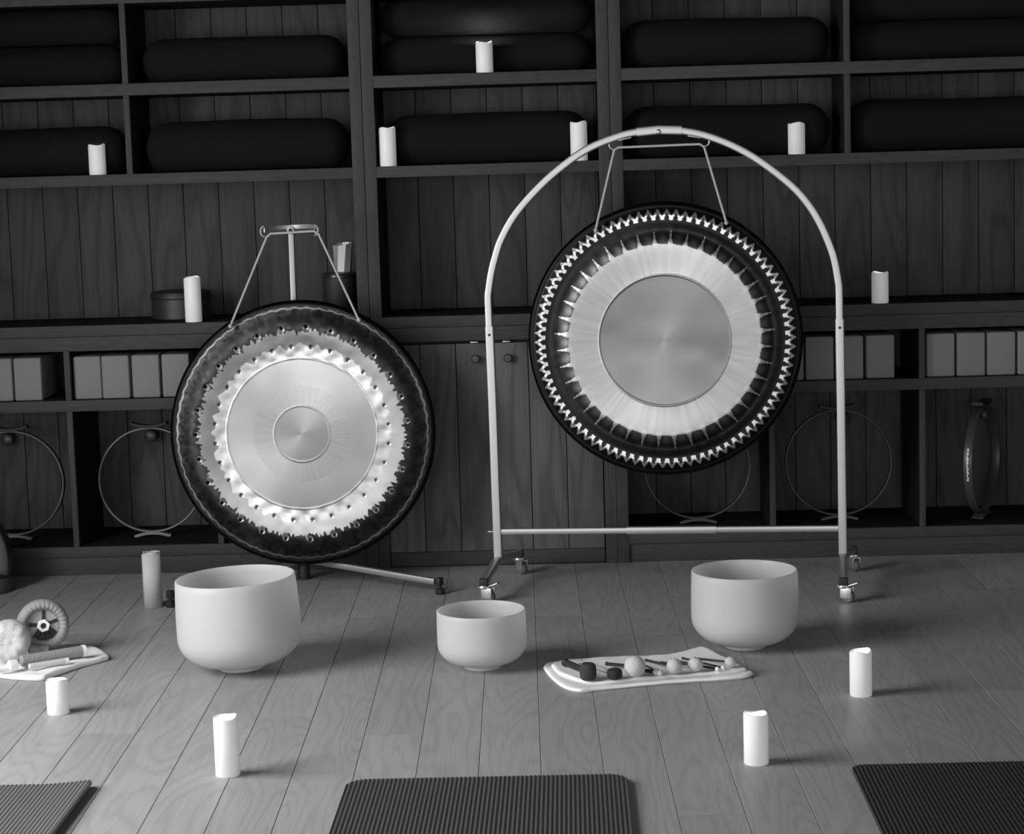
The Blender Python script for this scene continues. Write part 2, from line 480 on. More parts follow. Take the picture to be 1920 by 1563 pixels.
# ------------------------------------------------------------------ hoops (exercise rings)
def hoop(loc, rotz, label, m, strip=False, lean=0.0):
    t = thing('exercise_ring', label, 'exercise ring', loc, rotz, 'exercise rings in the cubbies')
    R = .196; cz = R+.018
    ring = [(R*math.sin(2*PI*k/72), 0, cz+R*math.cos(2*PI*k/72)) for k in range(72)]
    MB().sweep(ring, rsq(.0035, .016, .003, 2), upv=(0, 1, 0), closed=True).build('band', m, t)
    for sgn in (1, -1):
        pts = []
        for k in range(15):
            u = -1+2*k/14; pts.append((u*.068, 0, cz+sgn*(R+.006+.012*u*u)))
        MB().sweep(pts, rsq(.006, .022, .004, 2), upv=(0, 1, 0)).build('grip_pad', M_PAD if sgn > 0 else m, t)
    if strip:
        mb = MB()
        rl = random.Random(21); a0 = 254.0
        while a0 < 288:
            a1 = a0 + rl.uniform(.7, 2.6); wd = rl.uniform(.0016, .0042); dx = rl.uniform(-.0015, .0015)
            pts = [((R+.0045)*math.sin(math.radians(a0+(a1-a0)*k/3)), dx, cz+(R+.0045)*math.cos(math.radians(a0+(a1-a0)*k/3))) for k in range(4)]
            mb.sweep(pts, rsq(.0006, wd, .0003, 1), upv=(0, 1, 0))
            a0 = a1 + rl.uniform(-.1, .5)
        mb.build('white_lettering', M_NUT, t)
    for c in t.children: c.rotation_euler = (lean, 0, 0)
    return t
M_RING2 = mat('dark_hoop', .05, .4)
hoop((-2.125, .2, .1078), 0, 'grey exercise ring in the leftmost lower cubby, cut by frame edge', mat('dull_hoop', .09, .45), lean=-.05)
hoop((-1.596, .2, .1078), 0, 'light grey exercise ring in the cubby left of the small gong', M_RING, lean=-.05)
hoop((.46, .2, .1078), 0, 'dark exercise ring below the big gong, mostly hidden by it', M_RING2, lean=-.05)
hoop((.987, .2, .1078), 0, 'dark exercise ring behind the right upright of the arched stand', M_RING2, lean=-.05)
hoop((1.52, .2, .1078), math.radians(64), 'dark exercise ring turned edge-on with white lettering, far right cubby', M_RING2, strip=True)

# ------------------------------------------------------------------ candles
def candle(loc, h, label, seed, r=.0305, glow=0.0):
    t = thing('pillar_candle', label, 'candle', loc, 0, 'lit pillar candles')
    rng = random.Random(seed); ph = rng.uniform(0, 6.28)
    def rim(c, a):
        if c.z > h-.02:
            k = (c.z-(h-.02))/.02
            c = c + Vector((0, 0, k*(.0012*math.sin(a+ph) + .0022*math.sin(2*a+ph) + .0012*math.sin(3*a+ph*2))))
        return c
    prof = [(0, 0), (r-.002, 0), (r, .0025), (r, h*.5), (r, h-.006), (r-.0015, h-.001), (r-.004, h), (r-.007, h-.003), (r-.008, h-.016), (0, h-.019)]
    MB().lathe(prof, 40, None, rim).build('wax_body', M_WAX, t)
    f = MB().lathe([(0, 0), (.004, .0015), (.0050, .004), (.0035, .008), (.0012, .011), (0, .012)], 16, Matrix.Translation((0, 0, h-.0195))).build('led_flame', M_FLAME, t)
    if glow:
        l = bpy.data.lights.new('led_light', 'POINT'); l.energy = glow; l.shadow_soft_size = .005
        lo = bpy.data.objects.new('led_light', l); COL.objects.link(lo); lo.parent = t; lo.location = (0, 0, h+.002)
    t.rotation_euler = (0, 0, rng.uniform(0, 6))
    return t
candle((-1.446, -1.969, 0), .096, 'short lit white candle on the floor in front of the left towel', 1)
candle((-.874, -2.598, 0), .149, 'tall lit white candle on the floor at front left, between two mats', 2)
candle((.428, -2.594, 0), .127, 'lit white candle on the floor between centre mat and right mat', 3)
candle((.770, -1.965, 0), .126, 'lit white candle on the floor at right, below the arched stand caster', 4)
candle((-.284, .036, Z2-.0003), .110, 'lit white candle on the topmost middle shelf, casting glow on a bolster', 5, glow=.9)
candle((-1.699, .036, Z1-.0003), .110, 'lit white candle on the upper shelf at far left', 6)
candle((-.643, .036, Z1-.0003), .139, 'tall lit white candle at left end of the middle shelf bay', 7)
candle((.047, .036, Z1-.0003), .139, 'tall lit white candle crossed by the arch tube, middle shelf bay', 8)
candle((.828, .036, Z1-.0003), .113, 'lit white candle on the shelf to the right of the arch top', 9)
candle((-1.376, .04, ZT), .164, 'tallest lit white candle on the worktop left of the small gong', 10)
candle((1.123, .04, ZT), .112, 'lit white candle on the worktop right of the arched stand', 11)

# ------------------------------------------------------------------ things on the worktop
def round_box():
    t = thing('round_box', 'low dark round box behind the tall candle on the worktop', 'box', (-1.456, .235, ZT))
    MB().lathe([(0, 0), (.104, 0), (.109, .004), (.110, .075), (.107, .078)], 48).build('box_body', mat('dark_lacquer_box', .02, .5), t)
    MB().lathe([(.107, .0785), (.112, .079), (.113, .09), (.108, .101), (.095, .104), (0, .105)], 48).build('lid', mat('dark_lacquer_lid', .012, .55), t)
round_box()
def canister():
    t = thing('canister', 'black round canister on the worktop behind the small gong', 'canister', (-.8535, .2, ZT))
    MB().lathe([(0, 0), (.062, 0), (.064, .003), (.064, .138), (.062, .140)], 40).build('canister_body', M_BLACK, t)
    MB().lathe([(.062, .1405), (.0655, .141), (.0655, .153), (.063, .156), (0, .157)], 40).build('lid', M_BLACKG, t)
    c = thing('metal_cup', 'silvery faceted metal cup on top of the black canister', 'cup', (-.8385, .2, ZT+.1575))
    rr = random.Random(4); fac = [1+rr.uniform(-.07, .09) for _ in range(9)]
    def fn(v, a):
        k = int(round(a/(2*PI)*9)) % 9; q = 1-.06*math.cos(9*a)
        tw = .25*v.z/.1
        s = fac[k]*q*(1.0)
        return Vector((v.x*s*math.cos(tw)-v.y*s*math.sin(tw), v.x*s*math.sin(tw)+v.y*s*math.cos(tw), v.z*(1+.05*math.sin(a+1))))
    MB().lathe([(0, 0), (.033, 0), (.035, .003), (.0375, .04), (.0405, .08), (.042, .105), (.0395, .105), (.036, .06), (.032, .006), (0, .006)], 9, None, fn).build('cup_wall', mat('hammered_silver', .5, .5, metal=.6), c, smooth=15)
canister()

# ------------------------------------------------------------------ gongs
def noise1(th, seed, freqs, amps):
    rg = np.random.RandomState(seed); s = np.zeros_like(th)
    for f, a in zip(freqs, amps): s += a*np.sin(f*th + rg.uniform(0, 6.28))
    return s
def sm(a, b, x):
    t = np.clip((x-a)/(b-a), 0, 1); return t*t*(3-2*t)
def vnoise(u, v, seed):
    """smooth value noise on the plane"""
    rg = np.random.RandomState(seed); G = rg.rand(256, 256)
    iu = np.floor(u).astype(int); iv = np.floor(v).astype(int); fu = u-iu; fv = v-iv
    fu = fu*fu*(3-2*fu); fv = fv*fv*(3-2*fv)
    g = lambda a, b: G[a % 256, b % 256]
    return (g(iu, iv)*(1-fu)+g(iu+1, iv)*fu)*(1-fv) + (g(iu, iv+1)*(1-fu)+g(iu+1, iv+1)*fu)*fv

def gong_mesh(name, R, front, depth, parent, NA=960, NR=260, rim_tone=.012):
    """polar grid; front(rho, th) -> (y offset, tone, rough); rho 0..1; plus a turned-back rim and a plain back"""
    rho = np.linspace(0.002, .965, NR)
    th = np.linspace(0, 2*PI, NA, endpoint=False)
    Rg, Tg = np.meshgrid(rho, th, indexing='ij')
    yf, tone, rough = front(Rg, Tg)
    xs = [Rg*R*np.cos(Tg)]; zs = [Rg*R*np.sin(Tg)]; ys = [yf]
    tn = [tone]; rg_ = [rough]
    ylast = yf[-1].mean()
    NS = 12
    for i in range(1, NS+1):                    # rounded shoulder
        a = (PI/2)*i/NS
        q = .965 + .035*math.sin(a); yy = ylast + .018*(1-math.cos(a))
        xs.append(q*R*np.cos(th)[None]); zs.append(q*R*np.sin(th)[None]); ys.append(np.full((1, NA), yy))
        tn.append(np.full((1, NA), rim_tone)); rg_.append(np.full((1, NA), .45))
    for q, yy in ((.993, depth*.6), (.985, depth), (.978, depth-.001), (.975, depth*.5), (.955, .03), (.6, .014), (.002, .008)):
        xs.append(q*R*np.cos(th)[None]); zs.append(q*R*np.sin(th)[None]); ys.append(np.full((1, NA), ylast*0+yy))
        tn.append(np.full((1, NA), rim_tone)); rg_.append(np.full((1, NA), .5))
    X, Y, Z = (np.concatenate(a) for a in (xs, ys, zs)); T = np.concatenate(tn); Q = np.concatenate(rg_)
    nr = X.shape[0]
    co = np.stack([X, Y, Z], -1).reshape(-1, 3)
    i = np.arange(nr-1)[:, None]*NA; j = np.arange(NA)[None]; j2 = (j+1) % NA
    f = np.stack([i+j, i+NA+j, i+NA+j2, i+j2], -1).reshape(-1, 4)
    faces = np.concatenate([f.reshape(-1), np.arange(NA), (nr-1)*NA + np.arange(NA)[::-1]]).astype(np.int32)
    nf = len(f)+2
    tot = np.full(nf, 4, np.int32); tot[-2:] = NA
    start = np.concatenate([[0], np.cumsum(tot)[:-1]]).astype(np.int32)
    me = bpy.data.meshes.new(name)
    me.vertices.add(len(co)); me.vertices.foreach_set('co', co.astype(np.float32).ravel())
    me.loops.add(len(faces)); me.loops.foreach_set('vertex_index', faces)
    me.polygons.add(nf); me.polygons.foreach_set('loop_start', start)
    me.update(calc_edges=True); me.validate()
    at = me.attributes.new('tone', 'FLOAT_COLOR', 'POINT')
    t = T.reshape(-1); at.data.foreach_set('color', np.stack([t, t, t, np.ones_like(t)], -1).astype(np.float32).ravel())
    ar = me.attributes.new('rough', 'FLOAT', 'POINT'); ar.data.foreach_set('value', Q.reshape(-1).astype(np.float32))
    for p in me.polygons: p.use_smooth = True
    me.materials.append(M_GONG)
    o = bpy.data.objects.new(name, me); COL.objects.link(o); o.parent = parent
    return o

def big_front(r, th):
    x, z = r*np.cos(th), r*np.sin(th)
    tri = np.abs(((th*86/(2*PI)) % 1)*2-1)                        # zigzag wave
    lathe = noise1(th, 3, (41, 67, 97, 131, 173), (.02,)*5)
    streak = vnoise(th/(2*PI)*190, r*4, 11)-.5
    blot = vnoise(x*2+9, z*7+4, 12)-.5
    boss = .21 + .02*blot
    ringt = .43 + .08*streak + .03*blot
    dark = .022 + .015*(vnoise(th*22, r*14, 5)-.5)
    t = np.where(r < .476, boss, ringt)
    # edge of the polished ring with forty teeth
    k = (th*40/(2*PI)) % 1
    d = np.abs(k-.5)*2*(PI/40)*r                                    # distance from tooth axis
    tl = .79 + .012*noise1(th, 8, (7, 13, 19), (.4,)*3)
    wid = .015*np.clip((tl-r)/.09, 0, 1)**2.2 + .0042
    tooth = (d < wid) & (r < tl) & (r > .67)
    edge = .697 + .006*noise1(th, 9, (40, 80), (.5, .3))
    scal = .16*(1-sm(.715, .775, r))*(.55+.45*np.cos(2*PI*(k-.5))*-1)  # grey between teeth: dimple reflections put into the tone
    dk = dark + scal*(.5+.5*vnoise(th*12, r*30, 6))
    t = np.where(r > edge, dk, t)
    t = np.where(tooth, .48, t)
    zin = .872; zo = zin + .052*tri
    n = .006*(vnoise(th*60, r*30, 7)-.5)
    band = (r > zo-.006+n) & (r < zo+.024+n)
    band |= (r > zin+.0) & (r < zin+.018) & (tri < .45)
    t = np.where((r > .84), .018, t)
    t = np.where(band, .68, t)
    t = np.where((r > .95), .012, t)
    q = np.where(r < .476, .38, .44) + .1*(vnoise(x*5, z*9, 21)-.5)*(r < .476)
    q = np.where(t < .1, .42, q); q = np.where(r > .8, .45, q)
    y = .006*(1-(r/.476)**2)*(r < .476) + .0025*sm(.466, .482, r)*(r < .55)*0
    y = y - .0035*sm(.476, .70, r) + .0135*sm(.69, .80, r) + .004*sm(.80, .86, r) - .0012*np.exp(-((r-.9)/.02)**2)*tri + .0005*(vnoise(x*2.2+3, z*8, 61)-.5)*(r < .46) + .012*sm(.90, .965, r)
    ph = (th*40/(2*PI)) % 1
    y = y + .0010*np.cos(2*PI*ph)*np.exp(-((r-.735)/.03)**2)
    y = y + .0016*(1-np.exp(-((r-.476)/.008)**2))*0 - .0012*np.exp(-((r-.476)/.007)**2)
    return y, np.clip(t, .008, .9), q

def small_front(r, th):
    x, z = r*np.cos(th), r*np.sin(th)
    streak = vnoise(th/(2*PI)*240, r*5, 31)-.5
    blot = vnoise(x*7+3, z*7+8, 32)-.5
    t = np.where(r < .21, .27+.02*blot, .34+.05*streak)
    t = np.where(r > .365, .36+.06*blot, t)
    t = np.where(r > .567, .50+.05*streak+.16*(vnoise(th*13, r*16, 37)-.5), t)
    # scalloped inner border and lightly oxidised band, reflected light painted in at lower right
    sc = .655 + noise1(th, 41, (28, 17, 44, 61), (.012, .008, .008, .008))
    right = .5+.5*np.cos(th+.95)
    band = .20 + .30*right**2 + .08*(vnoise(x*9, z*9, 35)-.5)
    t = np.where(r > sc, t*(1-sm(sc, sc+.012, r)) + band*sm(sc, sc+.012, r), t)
    je = .772 + noise1(th, 42, (53, 87, 119, 29, 161), (.007,)*5) + .02*(vnoise(th*40, r*0, 44)-.5)
    dark = .028 + .04*np.clip(vnoise(th*26, r*30, 45)-.35, 0, 1) + .04*(vnoise(th*50, r*50, 46)-.5)*sm(.84, .92, r)
    t = np.where(r > je, dark, t)
    tri = .5+.5*np.sin(th*64)
    zl = .937 + .008*tri
    band2 = (np.abs(r-zl) < .0055+.002*noise1(th, 48, (5, 9), (.5, .5)))
    t = np.where(band2, .17, t)
    t = np.where(r > .955, .014, t)
    q = np.where(r < .36, .42, .42) + .0*r; q = np.where(r > .567, .40, q); q = np.where(r > je, .45, q)
    y = -.0015*(1-(r/.21)**2)*(r < .21) - .0035*(1-(r/.567)**2)*(r < .567) - .007*sm(.567, .80, r) + .019*sm(.79, .965, r)
    y = y + .0008*(vnoise(x*16, z*16, 50)-.5)*(r > .57) + .0005*(vnoise(th*30, r*26, 51)-.5)*sm(.75, .85, r)
    y = y - .0010*np.exp(-((r-.567)/.006)**2) - .0008*np.exp(-((r-.21)/.006)**2)
    y = y + .0013*np.cos(28*th)*np.exp(-((r-.615)/.035)**2) + .0010*(vnoise(th*9, r*12, 52)-.5)*(r > .57)*(r < .78)
    R = .469
    for rr, n, ph, rad, dep, tn in ((.793, 27, .07, .0108, .0075, None), (.655, 28, .12, .0060, .0036, .10)):
        a = (th*n/(2*PI)+ph) % 1 - .5
        dist = np.sqrt((a*2*PI/n*rr*R)**2 + ((r-rr)*R)**2)
        y = y + dep*np.exp(-(dist/rad)**2*1.6)
        core = dist < rad*.62
        if tn: t = np.where(core, tn, t)
        else:
            t = np.where((dist < rad*1.0), .6, t); d2 = np.sqrt((a*2*PI/n*rr*R)**2 + ((r-rr)*R-.0042)**2); t = np.where(d2 < rad*.62, .015, t)
    return y, np.clip(t, .008, .9), q

BGA = -.0758
bg = thing('gong', 'large gong with bright zigzag rim hanging in the arched stand', 'gong', (.320, -.425, .853), BGA, 'gongs')
gong_mesh('gong_disc', .472, big_front, .105, bg)
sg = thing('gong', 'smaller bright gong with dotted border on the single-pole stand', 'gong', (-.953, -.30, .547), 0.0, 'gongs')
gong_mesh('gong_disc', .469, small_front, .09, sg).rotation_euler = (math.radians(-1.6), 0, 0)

# cords
def cord(parent, pts, r=.0042):
    MB().tube(pts, r, 10, upv=(0, 1, 0)).build('hanging_cord', M_CORD, parent)
def seg(a, b, n=6): return [tuple(Vector(a).lerp(Vector(b), k/n)) for k in range(n+1)]
# big: local x = u - .595, z - .853
cx0 = .595
cord(bg, seg((.369-cx0, -.006, 1.237-.853), (.438-cx0, -.002, 1.503-.853)) + seg((.452-cx0, 0, 1.5115-.853), (.727-cx0, 0, 1.5150-.853)) + seg((.742-cx0, -.002, 1.505-.853), (.812-cx0, -.006, 1.250-.853)))
for x, z in ((.369-cx0, 1.235-.853), (.812-cx0, 1.248-.853)):
    MB().ball((x, -.008, z), .0075, seg=12).build('cord_knot', M_CORD, bg)
cord(sg, seg((-1.186+.953, -.006, .936-.547), (-1.050+.953, .018, 1.238-.547)) + seg((-1.036+.953, .020, 1.2495-.547), (-.884+.953, .020, 1.2545-.547)) + seg((-.868+.953, .018, 1.243-.547), (-.738+.953, -.006, .945-.547)))
for x, z in ((-1.187+.953, .933-.547), (-.737+.953, .943-.547)):
    MB().ball((x, -.008, z), .008, seg=12).build('cord_knot', M_CORD, sg)

# ------------------------------------------------------------------ stand parts
def caster(parent, loc, rz, brake, wheel_r=.0205):
    M = Matrix.Translation(loc) @ Matrix.Rotation(rz, 4, 'Z')
    mb = MB()
    zt = wheel_r*2+.012
    mb.lathe([(0, zt-.004), (.022, zt-.004), (.024, zt), (.022, zt+.006), (.006, zt+.008), (.006, zt+.016), (0, zt+.016)], 20, M)
    for s in (-1, 1):                            # fork cheeks, trailing the wheel
        mb.box(-.009, .030, s*.0125-.0015, s*.0125+.0015, wheel_r-.006, zt-.002, .0012, M @ Matrix.Translation((.002, 0, 0)))
    mb.box(-.012, .026, -.013, .013, zt-.007, zt-.003, .001, M)
    body = mb.build('caster', M_STEEL, parent)
    MW = M @ Matrix.Translation((.018, 0, wheel_r)) @ Matrix.Rotation(PI/2, 4, 'X')
    MB().lathe([(0, -.010), (.006, -.010), (wheel_r-.003, -.0105), (wheel_r, -.006), (wheel_r, .006), (wheel_r-.003, .0105), (.006, .010), (0, .010)], 28, MW).build('wheel', mat('grey_wheel', .12, .3), body)
    if brake:
        MB().box(.014, .058, -.011, .011, -.0025, .0025, .0015, M @ Matrix.Translation((0, 0, zt-.004)) @ Matrix.Rotation(-.35, 4, 'Y')).build('brake_lever', M_STEEL, body)
    return body

def arched_stand():
    t = thing('arched_gong_stand', 'silver arched tubular stand on casters holding the large gong', 'gong stand', (.320, -.425, 0), BGA)
    U = lambda u, z, w=0: (u-.595, -w, z)         # w towards the viewer
    sect = rsq(.0128, .0128, .005, 3)
    for uu, u1 in ((0.0, -.006), (1.191, 1.188)):
        MB().sweep([U(uu, .104), U((uu*2+u1)/3, .36), U((uu+u1)/2, .64), U(u1, .914)], rsq(.0148, .0148, .004, 3), upv=(0, 1, 0)).build('upright', M_CHROME, t)
        MB().ball(U(u1, .885, .0145), .005, sy=.4, seg=12).build('spring_button', M_BLACK, t)
    left = [(-.007, .914), (-.0075, .97), (-.0075, 1.017), (-.004, 1.041), (.006, 1.096), (.022, 1.153), (.045, 1.214), (.096, 1.297), (.180, 1.387), (.266, 1.458), (.356, 1.514), (.459, 1.551), (.527, 1.5635)]
    right = [(.655, 1.5645), (.742, 1.545), (.836, 1.507), (.928, 1.452), (1.030, 1.369), (1.087, 1.303), (1.127, 1.235), (1.158, 1.161), (1.174, 1.107), (1.185, 1.040), (1.1875, 1.009), (1.188, .914)]
    MB().sweep(spline([U(*p) for p in left], 4), sect, upv=(0, 1, 0)).build('arch_tube', M_CHROME, t)
    MB().sweep(spline([U(*p) for p in right], 4), sect, upv=(0, 1, 0)).build('arch_tube', M_CHROME, t)
    MB().sweep([U(.515, 1.5615), U(.59, 1.567), U(.667, 1.563)], rsq(.0155, .0155, .005, 3), upv=(0, 1, 0)).build('arch_joint', M_CHROME, t)
    MB().ball(U(.59, 1.5605, .016), .0085, sy=.7, seg=16).build('joint_bolt', M_STEEL, t)
    # cross bar
    MB().sweep([U(.012, .196), U(.47, .1955)], rsq(.0105, .0105, .003, 2), upv=(0, 1, 0)).build('cross_bar', M_CHROME, t)
    MB().sweep([U(.45, .1957), U(.76, .1953)], rsq(.0125, .0125, .003, 2), upv=(0, 1, 0)).build('cross_bar', M_CHROME, t)
    MB().sweep([U(.74, .1953), U(1.179, .1945)], rsq(.0105, .0105, .003, 2), upv=(0, 1, 0)).build('cross_bar', M_CHROME, t)
    MB().tube([U(-.034, .196), U(-.005, .196)], .004, 10).build('cross_bolt', M_STEEL, t)
    # hooks
    for u, z, s, pu in ((.437, 1.521, -1, .475), (.744, 1.523, 1, .709)):
        pts = [U(u + s*(.0155*math.cos(a)), z + .0155*math.sin(a), .0) for a in [math.radians(q) for q in range(-110, 100, 12)]]
        MB().tube(pts, .0032, 8, upv=(0, 1, 0)).build('hook', M_HOOK, t)
        MB().box(-.022, .022, -.010, .010, -.002, .002, .001, Matrix.Translation(U(pu, 1.5395)) @ Matrix.Rotation(s*.18, 4, 'Y')).build('hook_plate', M_HOOK, t)
    # feet
    for uu, fx, bx, rzf, rzb in ((0.0, -.022, .050, -.35, -.9), (1.191, -.014, .048, -.45, -1.2)):
        F = 0.262 if uu == 0 else .30
        MB().sweep([U(uu+bx, .072, -.245), U(uu+bx*.25, .094, -.06), U(uu, .098, 0), U(uu+fx*.25, .094, .06), U(uu+fx, .071, F)], rsq(.0125, .0125, .003, 2), upv=(0, 0, 1)).build('base_bar', M_CHROME, t)
        MB().box(-.0145, .0145, -.012, .012, -.0145, .0145, .003, Matrix.Translation(U(uu+fx, .069, F))).build('end_cap', M_BLACK, t)
        MB().box(-.0145, .0145, -.012, .012, -.0145, .0145, .003, Matrix.Translation(U(uu+bx, .070, -.245))).build('end_cap', M_BLACK, t)
        caster(t, U(uu+fx, 0, F-.008), rzf, True)
        caster(t, U(uu+bx, 0, -.238), rzb, False)
    return t
arched_stand()

def pole_stand():
    t = thing('pole_gong_stand', 'silver single-pole stand with spread legs holding the smaller gong', 'gong stand', (-.985, -.16, 0))
    MB().sweep([(0, 0, .03), (0.003, 0, .6), (.0055, 0, 1.255)], rsq(.0112, .0112, .004, 3), upv=(0, 1, 0)).build('pole', M_SATIN, t)
    MB().lathe([(0, 0), (.020, 0), (.022, .006), (.022, .05), (.018, .056), (0, .056)], 24).build('hub', M_BLACK, t)
    bar = spline([(-.074, -.112, 1.262), (-.058, -.06, 1.264), (-.03, -.026, 1.266), (.006, -.016, 1.267), (.044, -.026, 1.268), (.082, -.06, 1.269), (.104, -.115, 1.268)], 6)
    MB().sweep(bar, rsq(.0022, .0085, .002, 2), upv=(0, 0, 1)).build('hanger_bar', M_HOOK, t)
    MB().lathe([(0, -.004), (.013, -.004), (.014, 0), (.013, .006), (0, .007)], 20, Matrix.Translation((.0065, -.021, 1.257)) @ Matrix.Rotation(PI/2, 4, 'X')).build('clamp', M_SATIN, t)
    MB().lathe([(0, 0), (.006, 0), (.006, .003), (0, .004)], 16, Matrix.Translation((.0065, -.028, 1.257)) @ Matrix.Rotation(PI/2, 4, 'X')).build('clamp_bolt', M_BLACK, t)
    for x, s in ((-.080, -1), (.109, 1)):
        pts = [(x + s*.015*math.cos(a)*.8 - s*.006, -.118, 1.2575 + .0175*math.sin(a)) for a in [math.radians(q) for q in range(-100, 100, 12)]]
        MB().tube(pts, .003, 8, upv=(0, 1, 0)).build('hook', M_HOOK, t)
    for fx, fy in ((.511, -.322), (-.405, -.432)):
        d = Vector((fx, fy, 0)); n = d.normalized()
        MB().sweep([tuple(n*.012)[:2]+(.072,), tuple(d*.97)[:2]+(.043,)], rsq(.0105, .0105, .003, 2), upv=(0, 0, 1)).build('leg', M_CHROME, t)
        K = Matrix.Translation((d.x, d.y, .043)) @ Matrix.Rotation(math.atan2(fy, fx), 4, 'Z')
        MB().box(-.012, .008, -.0128, .0128, -.0128, .0145, .003, K).build('end_cap', M_BLACK, t)
        MB().lathe([(0, 0), (.014, 0), (.016, .003), (.016, .017), (.013, .02), (.006, .022), (.006, .034), (0, .034)], 20, Matrix.Translation((d.x, d.y, 0))).build('rubber_foot', M_BLACK, t)
    return t
pole_stand()

# ------------------------------------------------------------------ crystal singing bowls
def bowl(loc, rmax, rrim, h, rf, label, tilt=0.0, rise=.38):
    t = thing('singing_bowl', label, 'singing bowl', loc, 0, 'frosted singing bowls on the floor')
    zf = .016; th_ = .0065; z1 = h*rise
    outer = [(0, 0), (rf-.004, 0), (rf, .003), (rf*.97, zf)]
    for k in range(1, 17):
        a = (PI/2)*k/16
        r = rf*.97 + (rmax-rf*.97)*math.sin(a)**.92; z = zf + (z1-zf)*(1-math.cos(a))
        outer.append((r, z))
    for k in range(1, 9):
        f = k/8; outer.append((rmax + (rrim-rmax)*f*f, z1 + (h-z1)*f))
    inner = [(rrim-th_*.25, h+.0016), (rrim-th_*.75, h+.0016), (rrim-th_, h-.001)]
    for k in range(7, -1, -1):
        f = k/8; inner.append((rmax + (rrim-rmax)*f*f - th_, z1 + (h-z1)*f))
    for k in range(15, 0, -2):
        a = (PI/2)*k/16
        inner.append((max(.01, rf*.97 + (rmax-rf*.97)*math.sin(a)**.92 - th_), zf + (z1-zf)*(1-math.cos(a)) + th_*.9))
    inner.append((0, zf+th_))
    M = Matrix.Rotation(tilt, 4, 'Y') if tilt else None
    MB().lathe(outer + inner, 96, M).build('bowl_wall', M_BOWL, t, smooth=50)
    return t
bowl((-1.005, -1.503, .0032), .1842, .1775, .277, .068, 'largest frosted white singing bowl, slightly tilted, in front of the small gong', -.035, .38)
bowl((-.285, -1.553, 0), .1315, .1310, .174, .055, 'smallest frosted white singing bowl, in the centre between the gongs', 0, .44)
bowl((.504, -1.368, 0), .1622, .1590, .237, .061, 'medium frosted white singing bowl in front of the arched stand', 0, .42)

# ------------------------------------------------------------------ exercise mats
def ribbed_mat(x0, x1, yf, yb, m, label, curl=None, rc=.045, th_=.013, pitch=.0105):
    """yf: far edge (towards the gongs), yb: near edge; ribs run away from the viewer"""
    me_t = thing('exercise_mat', label, 'exercise mat', ((x0+x1)/2, yf, 0), 0, 'exercise mats on the floor')
    mb = MB(); bm = mb.bm; ox = (x0+x1)/2
    n = int((x1-x0)/pitch)*8; ny = 24
    top, bot = [], []
    for i in range(n+1):
        x = x0 + (x1-x0)*i/n
        d = min(x-x0, x1-x); cut = 0
        if d < rc: cut = rc - math.sqrt(max(0, rc*rc-(rc-d)**2))
        rib = .0011*math.cos(2*PI*(x-x0)/pitch)
        ct, cb = [], []
        for k in range(ny+1):
            f = (k/ny)**1.6
            ya = yf-cut; y = ya + (yb-ya)*f
            lift = curl(x, y) if curl else 0
            edge = .006*max(0, 1-(k/1.0)) if k == 0 else 0
            ct.append(bm.verts.new((x-ox, y-yf, th_+rib-edge+lift)))
            cb.append(bm.verts.new((x-ox, y-yf, .001+lift)))
        top.append(ct); bot.append(cb)
    for i in range(n):
        for k in range(ny):
            bm.faces.new((top[i][k], top[i][k+1], top[i+1][k+1], top[i+1][k]))
            bm.faces.new((bot[i][k], bot[i+1][k], bot[i+1][k+1], bot[i][k+1]))
        bm.faces.new((top[i][0], top[i+1][0], bot[i+1][0], bot[i][0]))
        bm.faces.new((top[i][ny], bot[i][ny], bot[i+1][ny], top[i+1][ny]))
    for k in range(ny):
        bm.faces.new((top[0][k], bot[0][k], bot[0][k+1], top[0][k+1]))
        bm.faces.new((top[n][k], top[n][k+1], bot[n][k+1], bot[n][k]))
    mb.build('mat_body', m, me_t, smooth=60)
ribbed_mat(-.566, .108, -2.69, -4.5, M_MATS[1], 'charcoal ribbed exercise mat at the centre front', rc=.05)
ribbed_mat(.650, 1.325, -2.655, -4.5, M_MATS[2], 'black ribbed exercise mat at the right front corner', rc=.03)
def curl(x, y):
    a = max(0, (x+1.33)/.15)
    return .011*min(1.2, a)**2
ribbed_mat(-1.86, -1.192, -2.675, -4.5, M_MATS[0], 'grey ribbed exercise mat with curled edge at the left front corner', curl, rc=.012)

